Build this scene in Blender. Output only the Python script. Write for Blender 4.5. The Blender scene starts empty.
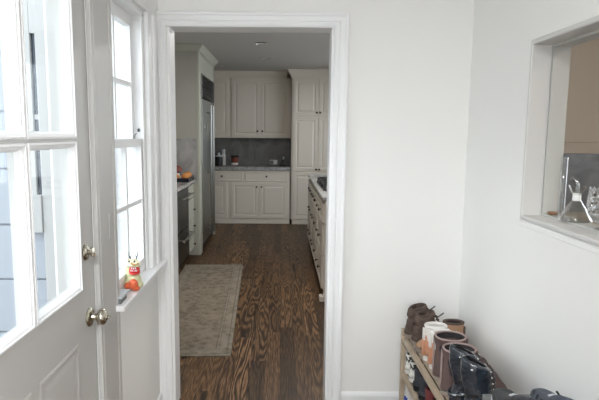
import bpy, bmesh, math, random
from mathutils import Vector, Matrix
random.seed(7)
S = bpy.context.scene
COL = S.collection
PI = math.pi

# ------------------------------------------------------------------ materials
def mat(name, col, rough=.5, metal=0., spec=.5, bump=0., bscale=60., vary=0., vscale=4., coat=0.):
    m = bpy.data.materials.new(name); m.use_nodes = True
    nt = m.node_tree; b = nt.nodes['Principled BSDF']
    b.inputs['Base Color'].default_value = (*col, 1)
    b.inputs['Roughness'].default_value = rough
    b.inputs['Metallic'].default_value = metal
    b.inputs['Specular IOR Level'].default_value = spec
    b.inputs['Coat Weight'].default_value = coat
    tc = nt.nodes.new('ShaderNodeTexCoord')
    if vary:
        n = nt.nodes.new('ShaderNodeTexNoise'); n.inputs['Scale'].default_value = vscale
        n.inputs['Detail'].default_value = 4
        nt.links.new(tc.outputs['Object'], n.inputs['Vector'])
        mx = nt.nodes.new('ShaderNodeMix'); mx.data_type = 'RGBA'
        mx.inputs[6].default_value = (*[c*(1-vary) for c in col], 1)
        mx.inputs[7].default_value = (*[min(1, c*(1+vary)) for c in col], 1)
        nt.links.new(n.outputs['Fac'], mx.inputs[0]); nt.links.new(mx.outputs[2], b.inputs['Base Color'])
    if bump:
        n2 = nt.nodes.new('ShaderNodeTexNoise'); n2.inputs['Scale'].default_value = bscale
        nt.links.new(tc.outputs['Object'], n2.inputs['Vector'])
        bp = nt.nodes.new('ShaderNodeBump'); bp.inputs['Strength'].default_value = bump
        bp.inputs['Distance'].default_value = .01
        nt.links.new(n2.outputs['Fac'], bp.inputs['Height']); nt.links.new(bp.outputs['Normal'], b.inputs['Normal'])
    return m

def ramp(nt, stops):
    r = nt.nodes.new('ShaderNodeValToRGB'); e = r.color_ramp.elements
    e[0].position, e[0].color = stops[0][0], (*stops[0][1], 1)
    e[1].position, e[1].color = stops[-1][0], (*stops[-1][1], 1)
    for p, c in stops[1:-1]:
        k = e.new(p); k.color = (*c, 1)
    return r

def math_node(nt, op, a, b=None, c=None):
    n = nt.nodes.new('ShaderNodeMath'); n.operation = op
    for i, v in enumerate((a, b, c)):
        if v is None: continue
        if isinstance(v, (int, float)): n.inputs[i].default_value = v
        else: nt.links.new(v, n.inputs[i])
    return n.outputs[0]

def wood_floor():
    m = bpy.data.materials.new('stained oak floor'); m.use_nodes = True
    nt = m.node_tree; b = nt.nodes['Principled BSDF']; L = nt.links
    tc = nt.nodes.new('ShaderNodeTexCoord'); sp = nt.nodes.new('ShaderNodeSeparateXYZ')
    L.new(tc.outputs['Object'], sp.inputs[0])
    X, Y = sp.outputs[0], sp.outputs[1]
    W = .098
    px = math_node(nt, 'DIVIDE', X, W)
    idx = math_node(nt, 'FLOOR', px)
    fx = math_node(nt, 'SUBTRACT', px, idx)
    wn = nt.nodes.new('ShaderNodeTexWhiteNoise'); wn.noise_dimensions = '1D'; L.new(idx, wn.inputs['W'])
    ys = math_node(nt, 'ADD', math_node(nt, 'DIVIDE', Y, 1.35), math_node(nt, 'MULTIPLY', wn.outputs['Value'], 7.))
    iy = math_node(nt, 'FLOOR', ys); fy = math_node(nt, 'SUBTRACT', ys, iy)
    wn2 = nt.nodes.new('ShaderNodeTexWhiteNoise'); wn2.noise_dimensions = '2D'
    cb = nt.nodes.new('ShaderNodeCombineXYZ'); L.new(idx, cb.inputs[0]); L.new(iy, cb.inputs[1]); L.new(cb.outputs[0], wn2.inputs['Vector'])
    R = wn2.outputs['Value']
    # cathedral grain: contour bands of a stretched noise field, separate for each board
    c2 = nt.nodes.new('ShaderNodeCombineXYZ')
    L.new(math_node(nt, 'ADD', math_node(nt, 'MULTIPLY', X, 9.), math_node(nt, 'MULTIPLY', R, 31.)), c2.inputs[0])
    L.new(math_node(nt, 'ADD', math_node(nt, 'MULTIPLY', Y, .85), math_node(nt, 'MULTIPLY', R, 17.)), c2.inputs[1])
    n1 = nt.nodes.new('ShaderNodeTexNoise'); n1.inputs['Scale'].default_value = 1.; n1.inputs['Detail'].default_value = 1.5; n1.inputs['Roughness'].default_value = .45
    L.new(c2.outputs[0], n1.inputs['Vector'])
    band = math_node(nt, 'SINE', math_node(nt, 'MULTIPLY', n1.outputs['Fac'], 85.))
    band = math_node(nt, 'POWER', math_node(nt, 'MULTIPLY_ADD', band, .5, .5), .6)
    c3 = nt.nodes.new('ShaderNodeCombineXYZ')
    L.new(math_node(nt, 'MULTIPLY', X, 260.), c3.inputs[0]); L.new(math_node(nt, 'MULTIPLY', Y, 9.), c3.inputs[1])
    n2 = nt.nodes.new('ShaderNodeTexNoise'); n2.inputs['Scale'].default_value = 1.; n2.inputs['Detail'].default_value = 3
    L.new(c3.outputs[0], n2.inputs['Vector'])
    strg = math_node(nt, 'MULTIPLY_ADD', math_node(nt, 'FRACT', math_node(nt, 'MULTIPLY', R, 7.31)), .26, .10)
    g = math_node(nt, 'ADD', math_node(nt, 'MULTIPLY', math_node(nt, 'SUBTRACT', band, .62), strg), math_node(nt, 'MULTIPLY_ADD', n2.outputs['Fac'], .7, .20))
    rp = ramp(nt, [(.28, (.012, .006, .003)), (.47, (.052, .027, .012)), (.60, (.125, .066, .030)), (.78, (.30, .175, .085))])
    L.new(g, rp.inputs[0])
    tone = math_node(nt, 'MULTIPLY_ADD', R, .85, .52)
    seam = math_node(nt, 'MULTIPLY', math_node(nt, 'GREATER_THAN', fx, .025), math_node(nt, 'GREATER_THAN', fy, .002))
    tone = math_node(nt, 'MULTIPLY', tone, math_node(nt, 'MULTIPLY_ADD', seam, .7, .3))
    mx = nt.nodes.new('ShaderNodeVectorMath'); mx.operation = 'SCALE'
    L.new(rp.outputs[0], mx.inputs[0]); L.new(tone, mx.inputs['Scale'])
    L.new(mx.outputs[0], b.inputs['Base Color'])
    b.inputs['Roughness'].default_value = .46; b.inputs['Specular IOR Level'].default_value = .35
    bp = nt.nodes.new('ShaderNodeBump'); bp.inputs['Strength'].default_value = .12; bp.inputs['Distance'].default_value = .003
    L.new(g, bp.inputs['Height']); L.new(bp.outputs['Normal'], b.inputs['Normal'])
    return m

def rug_mat(w, l):
    m = bpy.data.materials.new('faded patterned wool'); m.use_nodes = True
    nt = m.node_tree; b = nt.nodes['Principled BSDF']; L = nt.links
    tc = nt.nodes.new('ShaderNodeTexCoord'); sp = nt.nodes.new('ShaderNodeSeparateXYZ'); L.new(tc.outputs['Object'], sp.inputs[0])
    ax = math_node(nt, 'SUBTRACT', w/2, math_node(nt, 'ABSOLUTE', sp.outputs[0]))
    ay = math_node(nt, 'SUBTRACT', l/2, math_node(nt, 'ABSOLUTE', sp.outputs[1]))
    d = math_node(nt, 'MINIMUM', ax, ay)          # distance to the edge
    vo = nt.nodes.new('ShaderNodeTexVoronoi'); vo.inputs['Scale'].default_value = 17; L.new(tc.outputs['Object'], vo.inputs['Vector'])
    wv = nt.nodes.new('ShaderNodeTexNoise'); wv.inputs['Scale'].default_value = 48; wv.inputs['Detail'].default_value = 3; wv.inputs['Distortion'].default_value = 1.6
    L.new(tc.outputs['Object'], wv.inputs['Vector'])
    big = nt.nodes.new('ShaderNodeTexNoise'); big.inputs['Scale'].default_value = 5; big.inputs['Detail'].default_value = 4; L.new(tc.outputs['Object'], big.inputs['Vector'])
    g = math_node(nt, 'ADD', math_node(nt, 'MULTIPLY', wv.outputs['Fac'], .75), math_node(nt, 'MULTIPLY', vo.outputs['Distance'], .35))
    g = math_node(nt, 'ADD', g, math_node(nt, 'MULTIPLY', big.outputs['Fac'], .3))
    field = ramp(nt, [(.42, (.105, .086, .066)), (.6, (.17, .142, .11)), (.78, (.25, .212, .165))]); L.new(g, field.inputs[0])
    bord = ramp(nt, [(.45, (.15, .13, .10)), (.62, (.215, .187, .145)), (.8, (.27, .24, .19))]); L.new(g, bord.inputs[0])
    line = math_node(nt, 'ADD', math_node(nt, 'COMPARE', d, .108, .005), math_node(nt, 'ADD', math_node(nt, 'COMPARE', d, .03, .005), math_node(nt, 'COMPARE', d, .088, .003)))
    isb = math_node(nt, 'LESS_THAN', d, .108)
    mx = nt.nodes.new('ShaderNodeMix'); mx.data_type = 'RGBA'; L.new(isb, mx.inputs[0]); L.new(field.outputs[0], mx.inputs[6]); L.new(bord.outputs[0], mx.inputs[7])
    mx2 = nt.nodes.new('ShaderNodeMix'); mx2.data_type = 'RGBA'
    L.new(math_node(nt, 'MULTIPLY', line, .4), mx2.inputs[0]); L.new(mx.outputs[2], mx2.inputs[6]); mx2.inputs[7].default_value = (.09, .08, .07, 1)
    L.new(mx2.outputs[2], b.inputs['Base Color']); b.inputs['Roughness'].default_value = .95
    b.inputs['Specular IOR Level'].default_value = .1
    bp = nt.nodes.new('ShaderNodeBump'); bp.inputs['Strength'].default_value = .4; bp.inputs['Distance'].default_value = .004
    L.new(wv.outputs['Fac'], bp.inputs['Height']); L.new(bp.outputs['Normal'], b.inputs['Normal'])
    return m

def stone(name, c0, c1, rough=.35, scale=6):
    m = bpy.data.materials.new(name); m.use_nodes = True
    nt = m.node_tree; b = nt.nodes['Principled BSDF']; L = nt.links
    tc = nt.nodes.new('ShaderNodeTexCoord')
    n = nt.nodes.new('ShaderNodeTexNoise'); n.inputs['Scale'].default_value = scale; n.inputs['Detail'].default_value = 6; n.inputs['Distortion'].default_value = 1.5
    L.new(tc.outputs['Object'], n.inputs['Vector'])
    r = ramp(nt, [(.35, c0), (.65, c1)]); L.new(n.outputs['Fac'], r.inputs[0]); L.new(r.outputs[0], b.inputs['Base Color'])
    b.inputs['Roughness'].default_value = rough
    return m

def window_glass():
    m = bpy.data.materials.new('window glass'); m.use_nodes = True
    nt = m.node_tree; nt.nodes.clear(); L = nt.links
    o = nt.nodes.new('ShaderNodeOutputMaterial'); t = nt.nodes.new('ShaderNodeBsdfTransparent'); g = nt.nodes.new('ShaderNodeBsdfGlossy')
    g.inputs['Roughness'].default_value = .02; t.inputs['Color'].default_value = (.97, .985, .98, 1)
    lw = nt.nodes.new('ShaderNodeLayerWeight'); lw.inputs['Blend'].default_value = .5
    f = nt.nodes.new('ShaderNodeMath'); f.operation = 'MULTIPLY_ADD'; L.new(math_node(nt, 'POWER', lw.outputs['Facing'], 5.), f.inputs[0]); f.inputs[1].default_value = .5; f.inputs[2].default_value = .02
    mx = nt.nodes.new('ShaderNodeMixShader')
    L.new(f.outputs[0], mx.inputs[0]); L.new(t.outputs[0], mx.inputs[1]); L.new(g.outputs[0], mx.inputs[2]); L.new(mx.outputs[0], o.inputs[0])
    return m

def clear_glass(name, rough=.0, bump=0):
    m = bpy.data.materials.new(name); m.use_nodes = True
    nt = m.node_tree; b = nt.nodes['Principled BSDF']
    b.inputs['Base Color'].default_value = (.97, .98, .98, 1); b.inputs['Transmission Weight'].default_value = 1
    b.inputs['Roughness'].default_value = rough; b.inputs['IOR'].default_value = 1.45
    if bump:
        tc = nt.nodes.new('ShaderNodeTexCoord'); v = nt.nodes.new('ShaderNodeTexVoronoi'); v.inputs['Scale'].default_value = 55
        nt.links.new(tc.outputs['Object'], v.inputs['Vector'])
        bp = nt.nodes.new('ShaderNodeBump'); bp.inputs['Strength'].default_value = bump; bp.inputs['Distance'].default_value = .006
        nt.links.new(v.outputs['Distance'], bp.inputs['Height']); nt.links.new(bp.outputs['Normal'], b.inputs['Normal'])
    return m

def thin_glass(name, bump=0):
    m = bpy.data.materials.new(name); m.use_nodes = True
    nt = m.node_tree; nt.nodes.clear(); L = nt.links
    o = nt.nodes.new('ShaderNodeOutputMaterial'); t = nt.nodes.new('ShaderNodeBsdfTransparent'); g = nt.nodes.new('ShaderNodeBsdfGlossy')
    g.inputs['Roughness'].default_value = .06; t.inputs['Color'].default_value = (.95, .955, .95, 1)
    lw = nt.nodes.new('ShaderNodeLayerWeight'); lw.inputs['Blend'].default_value = .5
    mx = nt.nodes.new('ShaderNodeMixShader')
    fac = math_node(nt, 'MULTIPLY_ADD', math_node(nt, 'POWER', lw.outputs['Facing'], 1.9), .8, .06 if not bump else .16)
    L.new(fac, mx.inputs[0]); L.new(t.outputs[0], mx.inputs[1]); L.new(g.outputs[0], mx.inputs[2]); L.new(mx.outputs[0], o.inputs[0])
    if bump:
        tc = nt.nodes.new('ShaderNodeTexCoord'); v = nt.nodes.new('ShaderNodeTexVoronoi'); v.inputs['Scale'].default_value = 60
        L.new(tc.outputs['Object'], v.inputs['Vector'])
        bp = nt.nodes.new('ShaderNodeBump'); bp.inputs['Strength'].default_value = bump; bp.inputs['Distance'].default_value = .01
        L.new(v.outputs['Distance'], bp.inputs['Height']); L.new(bp.outputs['Normal'], g.inputs['Normal']); L.new(bp.outputs['Normal'], lw.inputs['Normal'])
    return m

def patch_mat(name, c0, c1, scale, thr):
    m = bpy.data.materials.new(name); m.use_nodes = True
    nt = m.node_tree; b = nt.nodes['Principled BSDF']; L = nt.links
    tc = nt.nodes.new('ShaderNodeTexCoord'); n = nt.nodes.new('ShaderNodeTexNoise'); n.inputs['Scale'].default_value = scale; n.inputs['Detail'].default_value = 1
    L.new(tc.outputs['Object'], n.inputs['Vector'])
    r = ramp(nt, [(thr-.015, c0), (thr+.015, c1)]); L.new(n.outputs['Fac'], r.inputs[0]); L.new(r.outputs[0], b.inputs['Base Color'])
    b.inputs['Roughness'].default_value = .7
    return m

def brushed(name, col, rough=.3):
    m = mat(name, col, rough, 1.)
    nt = m.node_tree; b = nt.nodes['Principled BSDF']
    b.inputs['Anisotropic'].default_value = .5
    return m

M = {}
M['wall'] = mat('white wall paint', (.85, .842, .82), .6, bump=.02, bscale=220)
M['trim'] = mat('white trim enamel', (.84, .84, .84), .45)
M['door'] = mat('shaded door enamel', (.50, .485, .465), .4)  # grey carries the backlit shade of the inner door face
M['ceil'] = mat('flat ceiling paint', (.72, .71, .69), .8)
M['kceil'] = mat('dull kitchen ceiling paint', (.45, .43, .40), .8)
M['cab'] = mat('warm grey cabinet paint', (.73, .665, .58), .4)
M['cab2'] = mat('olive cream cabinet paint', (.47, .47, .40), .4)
M['toe_shade'] = mat('toe recess shade', (.05, .045, .04), .9)  # near-black puts the shadow of the toe recess into the colour
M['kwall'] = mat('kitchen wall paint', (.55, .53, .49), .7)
M['beige'] = mat('beige wall paint', (.50, .415, .32), .7)
M['floor'] = wood_floor()
M['slate'] = stone('grey stone slab', (.10, .098, .092), (.18, .175, .165), .4, 4)
M['granite'] = stone('grey counter stone', (.22, .215, .205), (.42, .41, .40), .25, 14)
M['marble'] = stone('veined marble splash', (.25, .245, .24), (.42, .41, .40), .3, 5)
M['steel'] = brushed('brushed stainless steel', (.36, .365, .35), .3)
M['dsteel'] = brushed('dark stainless steel', (.16, .165, .16), .38)
M['chrome'] = mat('polished steel', (.75, .74, .72), .15, 1.)
M['knobm'] = mat('dark bronze knob metal', (.06, .05, .04), .35, .8)
M['nickel'] = mat('aged brass nickel', (.52, .48, .40), .2, 1.)
M['black'] = mat('black plastic', (.012, .012, .013), .35)
M['iron'] = mat('black cast iron', (.015, .015, .016), .55)
M['glass'] = window_glass()
M['clear'] = thin_glass('clear thin glassware')
M['texg'] = thin_glass('hammered glassware', .9)
M['siding'] = mat('pale blue grey siding paint', (.33, .35, .385), .8)
M['extwhite'] = mat('dimmed exterior white paint', (.40, .395, .385), .8)  # white darkened to offset the strong outdoor light
M['darkpane'] = mat('dark window pane', (.03, .04, .06), .08)
M['ground'] = mat('pale concrete paving', (.5, .5, .48), .9, vary=.2, vscale=3)
M['pine'] = mat('pale pine wood', (.44, .35, .255), .6, vary=.18, vscale=18)
M['brown'] = mat('brown suede leather', (.085, .056, .043), .75, bump=.3, bscale=90, vary=.35, vscale=25)
M['brownsole'] = mat('dark taupe sole rubber', (.28, .23, .19), .8)
M['plum'] = mat('plum brown sheepskin suede', (.10, .064, .058), .85, bump=.25, bscale=150, vary=.3, vscale=22)
M['fleece'] = mat('dusty mauve piping', (.36, .27, .25), .95, bump=.6, bscale=200)
M['darkfleece'] = mat('dark fleece lining', (.035, .028, .03), .95, bump=.6, bscale=200)
M['blackleather'] = mat('glossy black leather', (.018, .024, .034), .2, bump=1., bscale=34, coat=.8)
M['dkrubber'] = mat('black rubber sole', (.012, .012, .012), .7)
M['white'] = mat('off white leather', (.74, .71, .67), .5, vary=.08, vscale=20)
M['peach'] = mat('peach orange suede', (.56, .27, .16), .7, vary=.15, vscale=30)
M['tan'] = mat('tan suede', (.38, .23, .14), .8)
M['greymesh'] = mat('charcoal sneaker mesh', (.028, .030, .034), .6, bump=.4, bscale=260)
M['bluemesh'] = mat('slate sneaker mesh', (.06, .07, .095), .6, bump=.5, bscale=220)
M['ltgrey'] = mat('light grey rubber', (.55, .57, .6), .6)
M['maroon'] = mat('maroon suede', (.16, .035, .035), .75, vary=.2, vscale=25)
M['cow'] = patch_mat('cow print canvas', (.74, .73, .68), (.02, .02, .02), 28, .52)
M['navy'] = mat('dark grey canvas', (.04, .042, .05), .8, bump=.3, bscale=200)
M['blue'] = mat('blue trim', (.03, .06, .35), .5)
M['green'] = mat('yellow green glazed paint', (.60, .60, .36), .45, vary=.25, vscale=60)
M['cream'] = mat('cream glazed paint', (.75, .72, .52), .5)
M['red'] = mat('bright red glaze', (.62, .04, .035), .35)
M['orange'] = mat('orange red glaze', (.68, .13, .05), .4, vary=.3, vscale=80)
M['gold'] = mat('ochre paint', (.45, .28, .08), .4)
M['greybox'] = mat('grey cardboard', (.16, .165, .16), .7)
M['paper'] = mat('white paper', (.75, .75, .73), .8)
M['bread'] = mat('orange peel', (.55, .22, .05), .6, vary=.2, vscale=30)
M['terra'] = mat('rust red pottery', (.20, .05, .03), .6)
M['amber'] = mat('amber resin', (.26, .14, .08), .3)
M['clockface'] = mat('dark clock face', (.02, .02, .02), .2)
M['bulb'] = mat('frosted lamp lens', (.55, .54, .5), .4)

# ------------------------------------------------------------------ mesh helpers
def finish(name, bm, m, parent=None, smooth=False, kind=None, label=None):
    bmesh.ops.recalc_face_normals(bm, faces=bm.faces)
    me = bpy.data.meshes.new(name)
    if parent is not None:
        bmesh.ops.translate(bm, verts=bm.verts, vec=-wloc(parent))
    if smooth:
        for f in bm.faces: f.smooth = True
    bm.to_mesh(me); bm.free()
    o = bpy.data.objects.new(name, me); COL.objects.link(o)
    me.materials.append(m if not isinstance(m, str) else M[m])
    if smooth:
        me.set_sharp_from_angle(angle=math.radians(40))
    if parent is not None: o.parent = parent
    if kind: o['kind'] = kind
    if label: o['label'] = label
    return o

def wloc(o):
    v = Vector(o.location)
    while o.parent: o = o.parent; v = v + Vector(o.location)
    return v

def thing(name, label, cat, loc, group=None):
    o = bpy.data.objects.new(name, None); COL.objects.link(o); o.location = loc
    o.empty_display_size = .05
    o['label'] = label; o['category'] = cat
    if group: o['group'] = group
    return o

def tag(o, label, cat, group=None):
    o['label'] = label; o['category'] = cat
    if group: o['group'] = group
    return o

def dup(root, loc, rotz=0., label=None, group=None, scale=None):
    r = root.copy(); COL.objects.link(r); r.location = loc; r.rotation_euler = (0, 0, rotz)
    if scale: r.scale = scale
    if label: r['label'] = label
    if group: r['group'] = group
    for ch in list(root.children):
        c = ch.copy(); COL.objects.link(c); c.parent = r
        for g in list(ch.children):
            d = g.copy(); COL.objects.link(d); d.parent = c
    return r

def box(bm, x0, x1, y0, y1, z0, z1, bev=0.):
    r = bmesh.ops.create_cube(bm, size=1)
    vs = r['verts']
    for v in vs:
        v.co = Vector((x0+(v.co.x+.5)*(x1-x0), y0+(v.co.y+.5)*(y1-y0), z0+(v.co.z+.5)*(z1-z0)))
    if bev:
        es = list({e for v in vs for e in v.link_edges})
        bmesh.ops.bevel(bm, geom=es, offset=bev, segments=2, affect='EDGES', profile=.5)
    return bm

def BX(*a, bev=0.):
    return box(bmesh.new(), *a, bev=bev)

def lathe(bm, prof, c=(0, 0, 0), seg=32, axis='Z', close=False):
    rings = []
    for r, h in prof:
        ring = []
        for i in range(seg):
            t = 2*PI*i/seg
            if axis == 'Z': p = (c[0]+r*math.cos(t), c[1]+r*math.sin(t), c[2]+h)
            elif axis == 'X': p = (c[0]+h, c[1]+r*math.cos(t), c[2]+r*math.sin(t))
            else: p = (c[0]+r*math.cos(t), c[1]+h, c[2]+r*math.sin(t))
            ring.append(bm.verts.new(p))
        rings.append(ring)
    for a, b in zip(rings, rings[1:]):
        for i in range(seg):
            bm.faces.new((a[i], a[(i+1) % seg], b[(i+1) % seg], b[i]))
    if close:
        a, b = rings[-1], rings[0]
        for i in range(seg): bm.faces.new((a[i], a[(i+1) % seg], b[(i+1) % seg], b[i]))
    else:
        bm.faces.new(rings[0]); bm.faces.new(rings[-1])
    return bm

def tube(bm, pts, r, seg=8):
    pts = [Vector(p) for p in pts]
    rad = r if isinstance(r, (list, tuple)) else [r]*len(pts)
    rings = []; up = Vector((0, 0, 1))
    for i, p in enumerate(pts):
        d = (pts[min(i+1, len(pts)-1)]-pts[max(i-1, 0)]).normalized()
        a = d.cross(up)
        if a.length < 1e-3: a = d.cross(Vector((1, 0, 0)))
        a.normalize(); b = d.cross(a).normalized()
        rings.append([bm.verts.new(p+rad[i]*(math.cos(2*PI*k/seg)*a+math.sin(2*PI*k/seg)*b)) for k in range(seg)])
    for x, y in zip(rings, rings[1:]):
        for k in range(seg): bm.faces.new((x[k], x[(k+1) % seg], y[(k+1) % seg], y[k]))
    bm.faces.new(rings[0]); bm.faces.new(rings[-1])
    return bm

def mp(o, u, v, n, face):
    if face == '-Y': return (o[0]+u, o[1]-n, o[2]+v)
    if face == '+Y': return (o[0]+u, o[1]+n, o[2]+v)
    if face == '+X': return (o[0]+n, o[1]+u, o[2]+v)
    return (o[0]-n, o[1]+u, o[2]+v)

def nested(bm, o, w, h, face, prof):
    """rectangle w x h at origin o (lower corner), nested loops (inset, height out of the face)"""
    loops = []
    for i, n in prof:
        loops.append([bm.verts.new(mp(o, *p, n, face)) for p in ((i, i), (w-i, i), (w-i, h-i), (i, h-i))])
    for a, b in zip(loops, loops[1:]):
        for k in range(4): bm.faces.new((a[k], a[(k+1) % 4], b[(k+1) % 4], b[k]))
    bm.faces.new(loops[0]); bm.faces.new(loops[-1])
    return bm

DOORP = [(0, 0), (0, .018), (.002, .02), (.05, .02), (.054, .013), (.066, .011), (.086, .018), (.09, .019)]
DRAWP = [(0, 0), (0, .018), (.002, .02), (.018, .02), (.022, .016), (.03, .015)]

def frame(bm, o, u0, u1, v0, v1, face, prof, closed=True):
    """moulding round an opening: prof = (offset outward, height out of face); closed loop or open at the foot"""
    rows = []
    for d, n in prof:
        ps = [(u0-d, v0-(d if closed else 0)), (u0-d, v1+d), (u1+d, v1+d), (u1+d, v0-(d if closed else 0))]
        rows.append([bm.verts.new(mp(o, u, v, n, face)) for u, v in ps])
    rng = 4 if closed else 3
    for a, b in zip(rows, rows[1:]+rows[:1]):
        for k in range(rng):
            bm.faces.new((a[k], a[(k+1) % 4], b[(k+1) % 4], b[k]))
    if not closed:
        bm.faces.new([r[0] for r in rows]); bm.faces.new([r[3] for r in rows])
    return bm

def sweep(bm, path, prof):
    """horizontal path [(x,y)], profile [(out, z)], out = to the right of travel, mitred"""
    P = [Vector(p) for p in path]; rows = []
    for i, p in enumerate(P):
        n = Vector((0, 0))
        ds = []
        if i > 0: ds.append((P[i]-P[i-1]).normalized())
        if i < len(P)-1: ds.append((P[i+1]-P[i]).normalized())
        ns = [Vector((d.y, -d.x)) for d in ds]
        n = ns[0] if len(ns) == 1 else (ns[0]+ns[1])/(1+ns[0].dot(ns[1]))
        rows.append([bm.verts.new((p.x+n.x*o, p.y+n.y*o, z)) for o, z in prof])
    for a, b in zip(rows, rows[1:]):
        for k in range(len(prof)): bm.faces.new((a[k], a[(k+1) % len(prof)], b[(k+1) % len(prof)], b[k]))
    bm.faces.new(rows[0]); bm.faces.new(rows[-1])
    return bm

def wall_holes(bm, axis, face0, face1, a0, a1, z0, z1, holes):
    """wall slab, thickness face0..face1 along axis, holes = (a0,a1,z0,z1) ; one mesh of fitted blocks"""
    As = sorted({a0, a1, *[h[0] for h in holes], *[h[1] for h in holes]})
    for p, q in zip(As, As[1:]):
        hs = sorted([(h[2], h[3]) for h in holes if h[0] <= p+1e-6 and h[1] >= q-1e-6])
        z = z0
        for h0, h1 in hs+[(z1, z1)]:
            if h0-z > 1e-4:
                if axis == 'X': box(bm, face0, face1, p, q, z, h0)
                else: box(bm, p, q, face0, face1, z, h0)
            z = h1
    bmesh.ops.remove_doubles(bm, verts=bm.verts, dist=1e-5)
    return bm

def knob_obj(parent, p, face, r=.015, m='knobm', name='knob'):
    bm = bmesh.new()
    ax = {'-Y': ('Y', -1), '+Y': ('Y', 1), '+X': ('X', 1), '-X': ('X', -1)}[face]
    pr = [(r*.45, 0), (r*.35, .006), (r*.4, .012), (r*.95, .016), (r, .021), (r*.8, .027), (r*.3, .029)]
    lathe(bm, [(a, b*ax[1]) for a, b in pr], p, 14, ax[0])
    return finish(name, bm, m, parent, True)

# ------------------------------------------------------------------ dimensions (metres, camera stands at x=0 y=0)
XL, XR, YD = -.648, .954, 2.72       # entry hall left wall, right wall, doorway wall
CE = 2.62                            # hall ceiling
KC = 2.54                           # kitchen ceiling

# ------------------------------------------------------------------ setting
def struct(name, bm, m, parent=None, smooth=False):
    return finish(name, bm, m, parent, smooth, kind=None if parent else 'structure')

bm = BX(-1.9, 3.3, -2.2, 9.6, -.06, 0)
struct('floor', bm, 'floor')
bm = bmesh.new(); box(bm, -.78, 1.085, -2.1, YD, CE, CE+.08)
struct('ceiling', bm, 'ceil')
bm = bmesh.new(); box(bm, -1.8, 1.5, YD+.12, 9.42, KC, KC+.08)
struct('ceiling_kitchen', bm, 'kceil')

# left wall (entrance door, sash window)
wl = struct('wall_left', wall_holes(bmesh.new(), 'X', XL-.14, XL, -2.1, YD, 0, CE, [(.79, 1.79, 0, 2.07), (1.99, 2.515, .81, 2.05)]), 'wall')
# right wall (interior pass-through opening)
PZ0, PZ1, PY0, PY1 = 1.18, 1.855, 1.15, 2.055
wr = struct('wall_right', wall_holes(bmesh.new(), 'X', XR, XR+.131, -2.1, YD, 0, CE, [(PY0, PY1, PZ0, PZ1)]), 'wall')
# doorway wall
struct('wall_doorway', wall_holes(bmesh.new(), 'Y', YD, YD+.12, XL-.14, 1.2, 0, CE, [(-.578, .254, 0, 2.037)]), 'wall')
# wall behind the camera with an unseen window added to let light in
struct('wall_back', wall_holes(bmesh.new(), 'Y', -2.2, -2.1, XL-.14, XR+.131, 0, CE, [(-.5, .8, .5, 2.3)]), 'wall')
w = struct('added_window_2', frame(bmesh.new(), (0, -2.1, 0), -.5, .8, .5, 2.3, '+Y', [(0, -.1), (.09, -.0), (.09, .02), (-.04, .02), (-.04, -.1)]), 'trim')
finish('muntin', BX(.13, .17, -2.17, -2.13, .5, 2.3), 'trim', w)
finish('pane', BX(-.5, .8, -2.153, -2.149, .5, 2.3), 'glass', w)

# kitchen shell
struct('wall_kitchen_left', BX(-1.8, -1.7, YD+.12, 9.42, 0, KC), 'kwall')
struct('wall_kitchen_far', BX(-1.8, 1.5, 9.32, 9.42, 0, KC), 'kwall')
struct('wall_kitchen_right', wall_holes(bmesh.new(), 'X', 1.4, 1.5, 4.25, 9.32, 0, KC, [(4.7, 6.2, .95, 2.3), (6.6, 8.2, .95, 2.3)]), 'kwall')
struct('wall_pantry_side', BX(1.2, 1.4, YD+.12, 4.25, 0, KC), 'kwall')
for n, (a, b_) in (('added_window_3', (4.7, 6.2)), ('added_window_4', (6.6, 8.2))):  # unseen windows added to bring daylight into the kitchen
    w = struct(n, frame(bmesh.new(), (1.4, 0, 0), a, b_, .95, 2.3, '-X', [(.07, 0), (.07, .02), (-.04, .02), (-.04, -.08), (0, -.08)]), 'trim')
    finish('pane', BX(1.448, 1.452, a, b_, .95, 2.3), 'glass', w)

# room seen through the pass-through
struct('wall_passage_far', BX(1.41, 3.3, 4.2, 4.3, 0, 2.6), 'beige')
struct('trim_1', BX(1.41, 3.3, 4.185, 4.2, 1.452, 1.466, bev=.004), 'beige')
struct('trim_2', BX(1.41, 3.3, 4.17, 4.2, .9, 1.365, bev=.002), 'slate')
struct('wall_passage_right', wall_holes(bmesh.new(), 'X', 3.2, 3.3, -.6, 4.2, 0, 2.6, [(1.6, 3.2, .9, 2.3)]), 'beige')
struct('wall_passage_near', BX(1.085, 3.3, -.7, -.6, 0, 2.6), 'beige')
struct('ceiling_passage', BX(1.085, 3.3, -.7, 4.3, 2.6, 2.68), 'ceil')

# doorway casing, jamb lining
bm = bmesh.new()
cas = [(0, 0), (0, .014), (.006, .018), (.012, .02), (.022, .02), (.024, .016), (.028, .016), (.031, .02), (.052, .022), (.056, .026), (.068, .027), (.071, .025), (.071, 0)]
frame(bm, (0, YD, 0), -.584, .258, 0, 2.029, '-Y', cas, closed=False)
struct('trim_3', bm, 'trim')
bm = bmesh.new()
frame(bm, (0, 0, 0), -.578, .254, 0, 2.037, '-Y', [(0, -YD+.0), (-.008, -YD+.0), (-.008, -YD-.125), (0, -YD-.125)], closed=False)
frame(bm, (0, 0, 0), -.584, .258, 0, 2.029, '-Y', [(0, -YD-.12), (0, -YD-.14), (.07, -YD-.14), (.07, -YD-.12)], closed=False)
struct('trim_4', bm, 'trim')

# baseboards
bp_ = [(0, 0), (.014, 0), (.014, .088), (.011, .098), (.005, .106), (0, .106)]
struct('baseboard_doorway', sweep(bmesh.new(), [(.3295, YD), (XR, YD)], bp_), 'trim')
struct('baseboard_right', sweep(bmesh.new(), [(XR, YD-.014), (XR, -2.1)], bp_), 'trim')
struct('baseboard_left', sweep(bmesh.new(), [(XL, 2.0), (XL, YD-.03)], bp_), 'trim')

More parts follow.
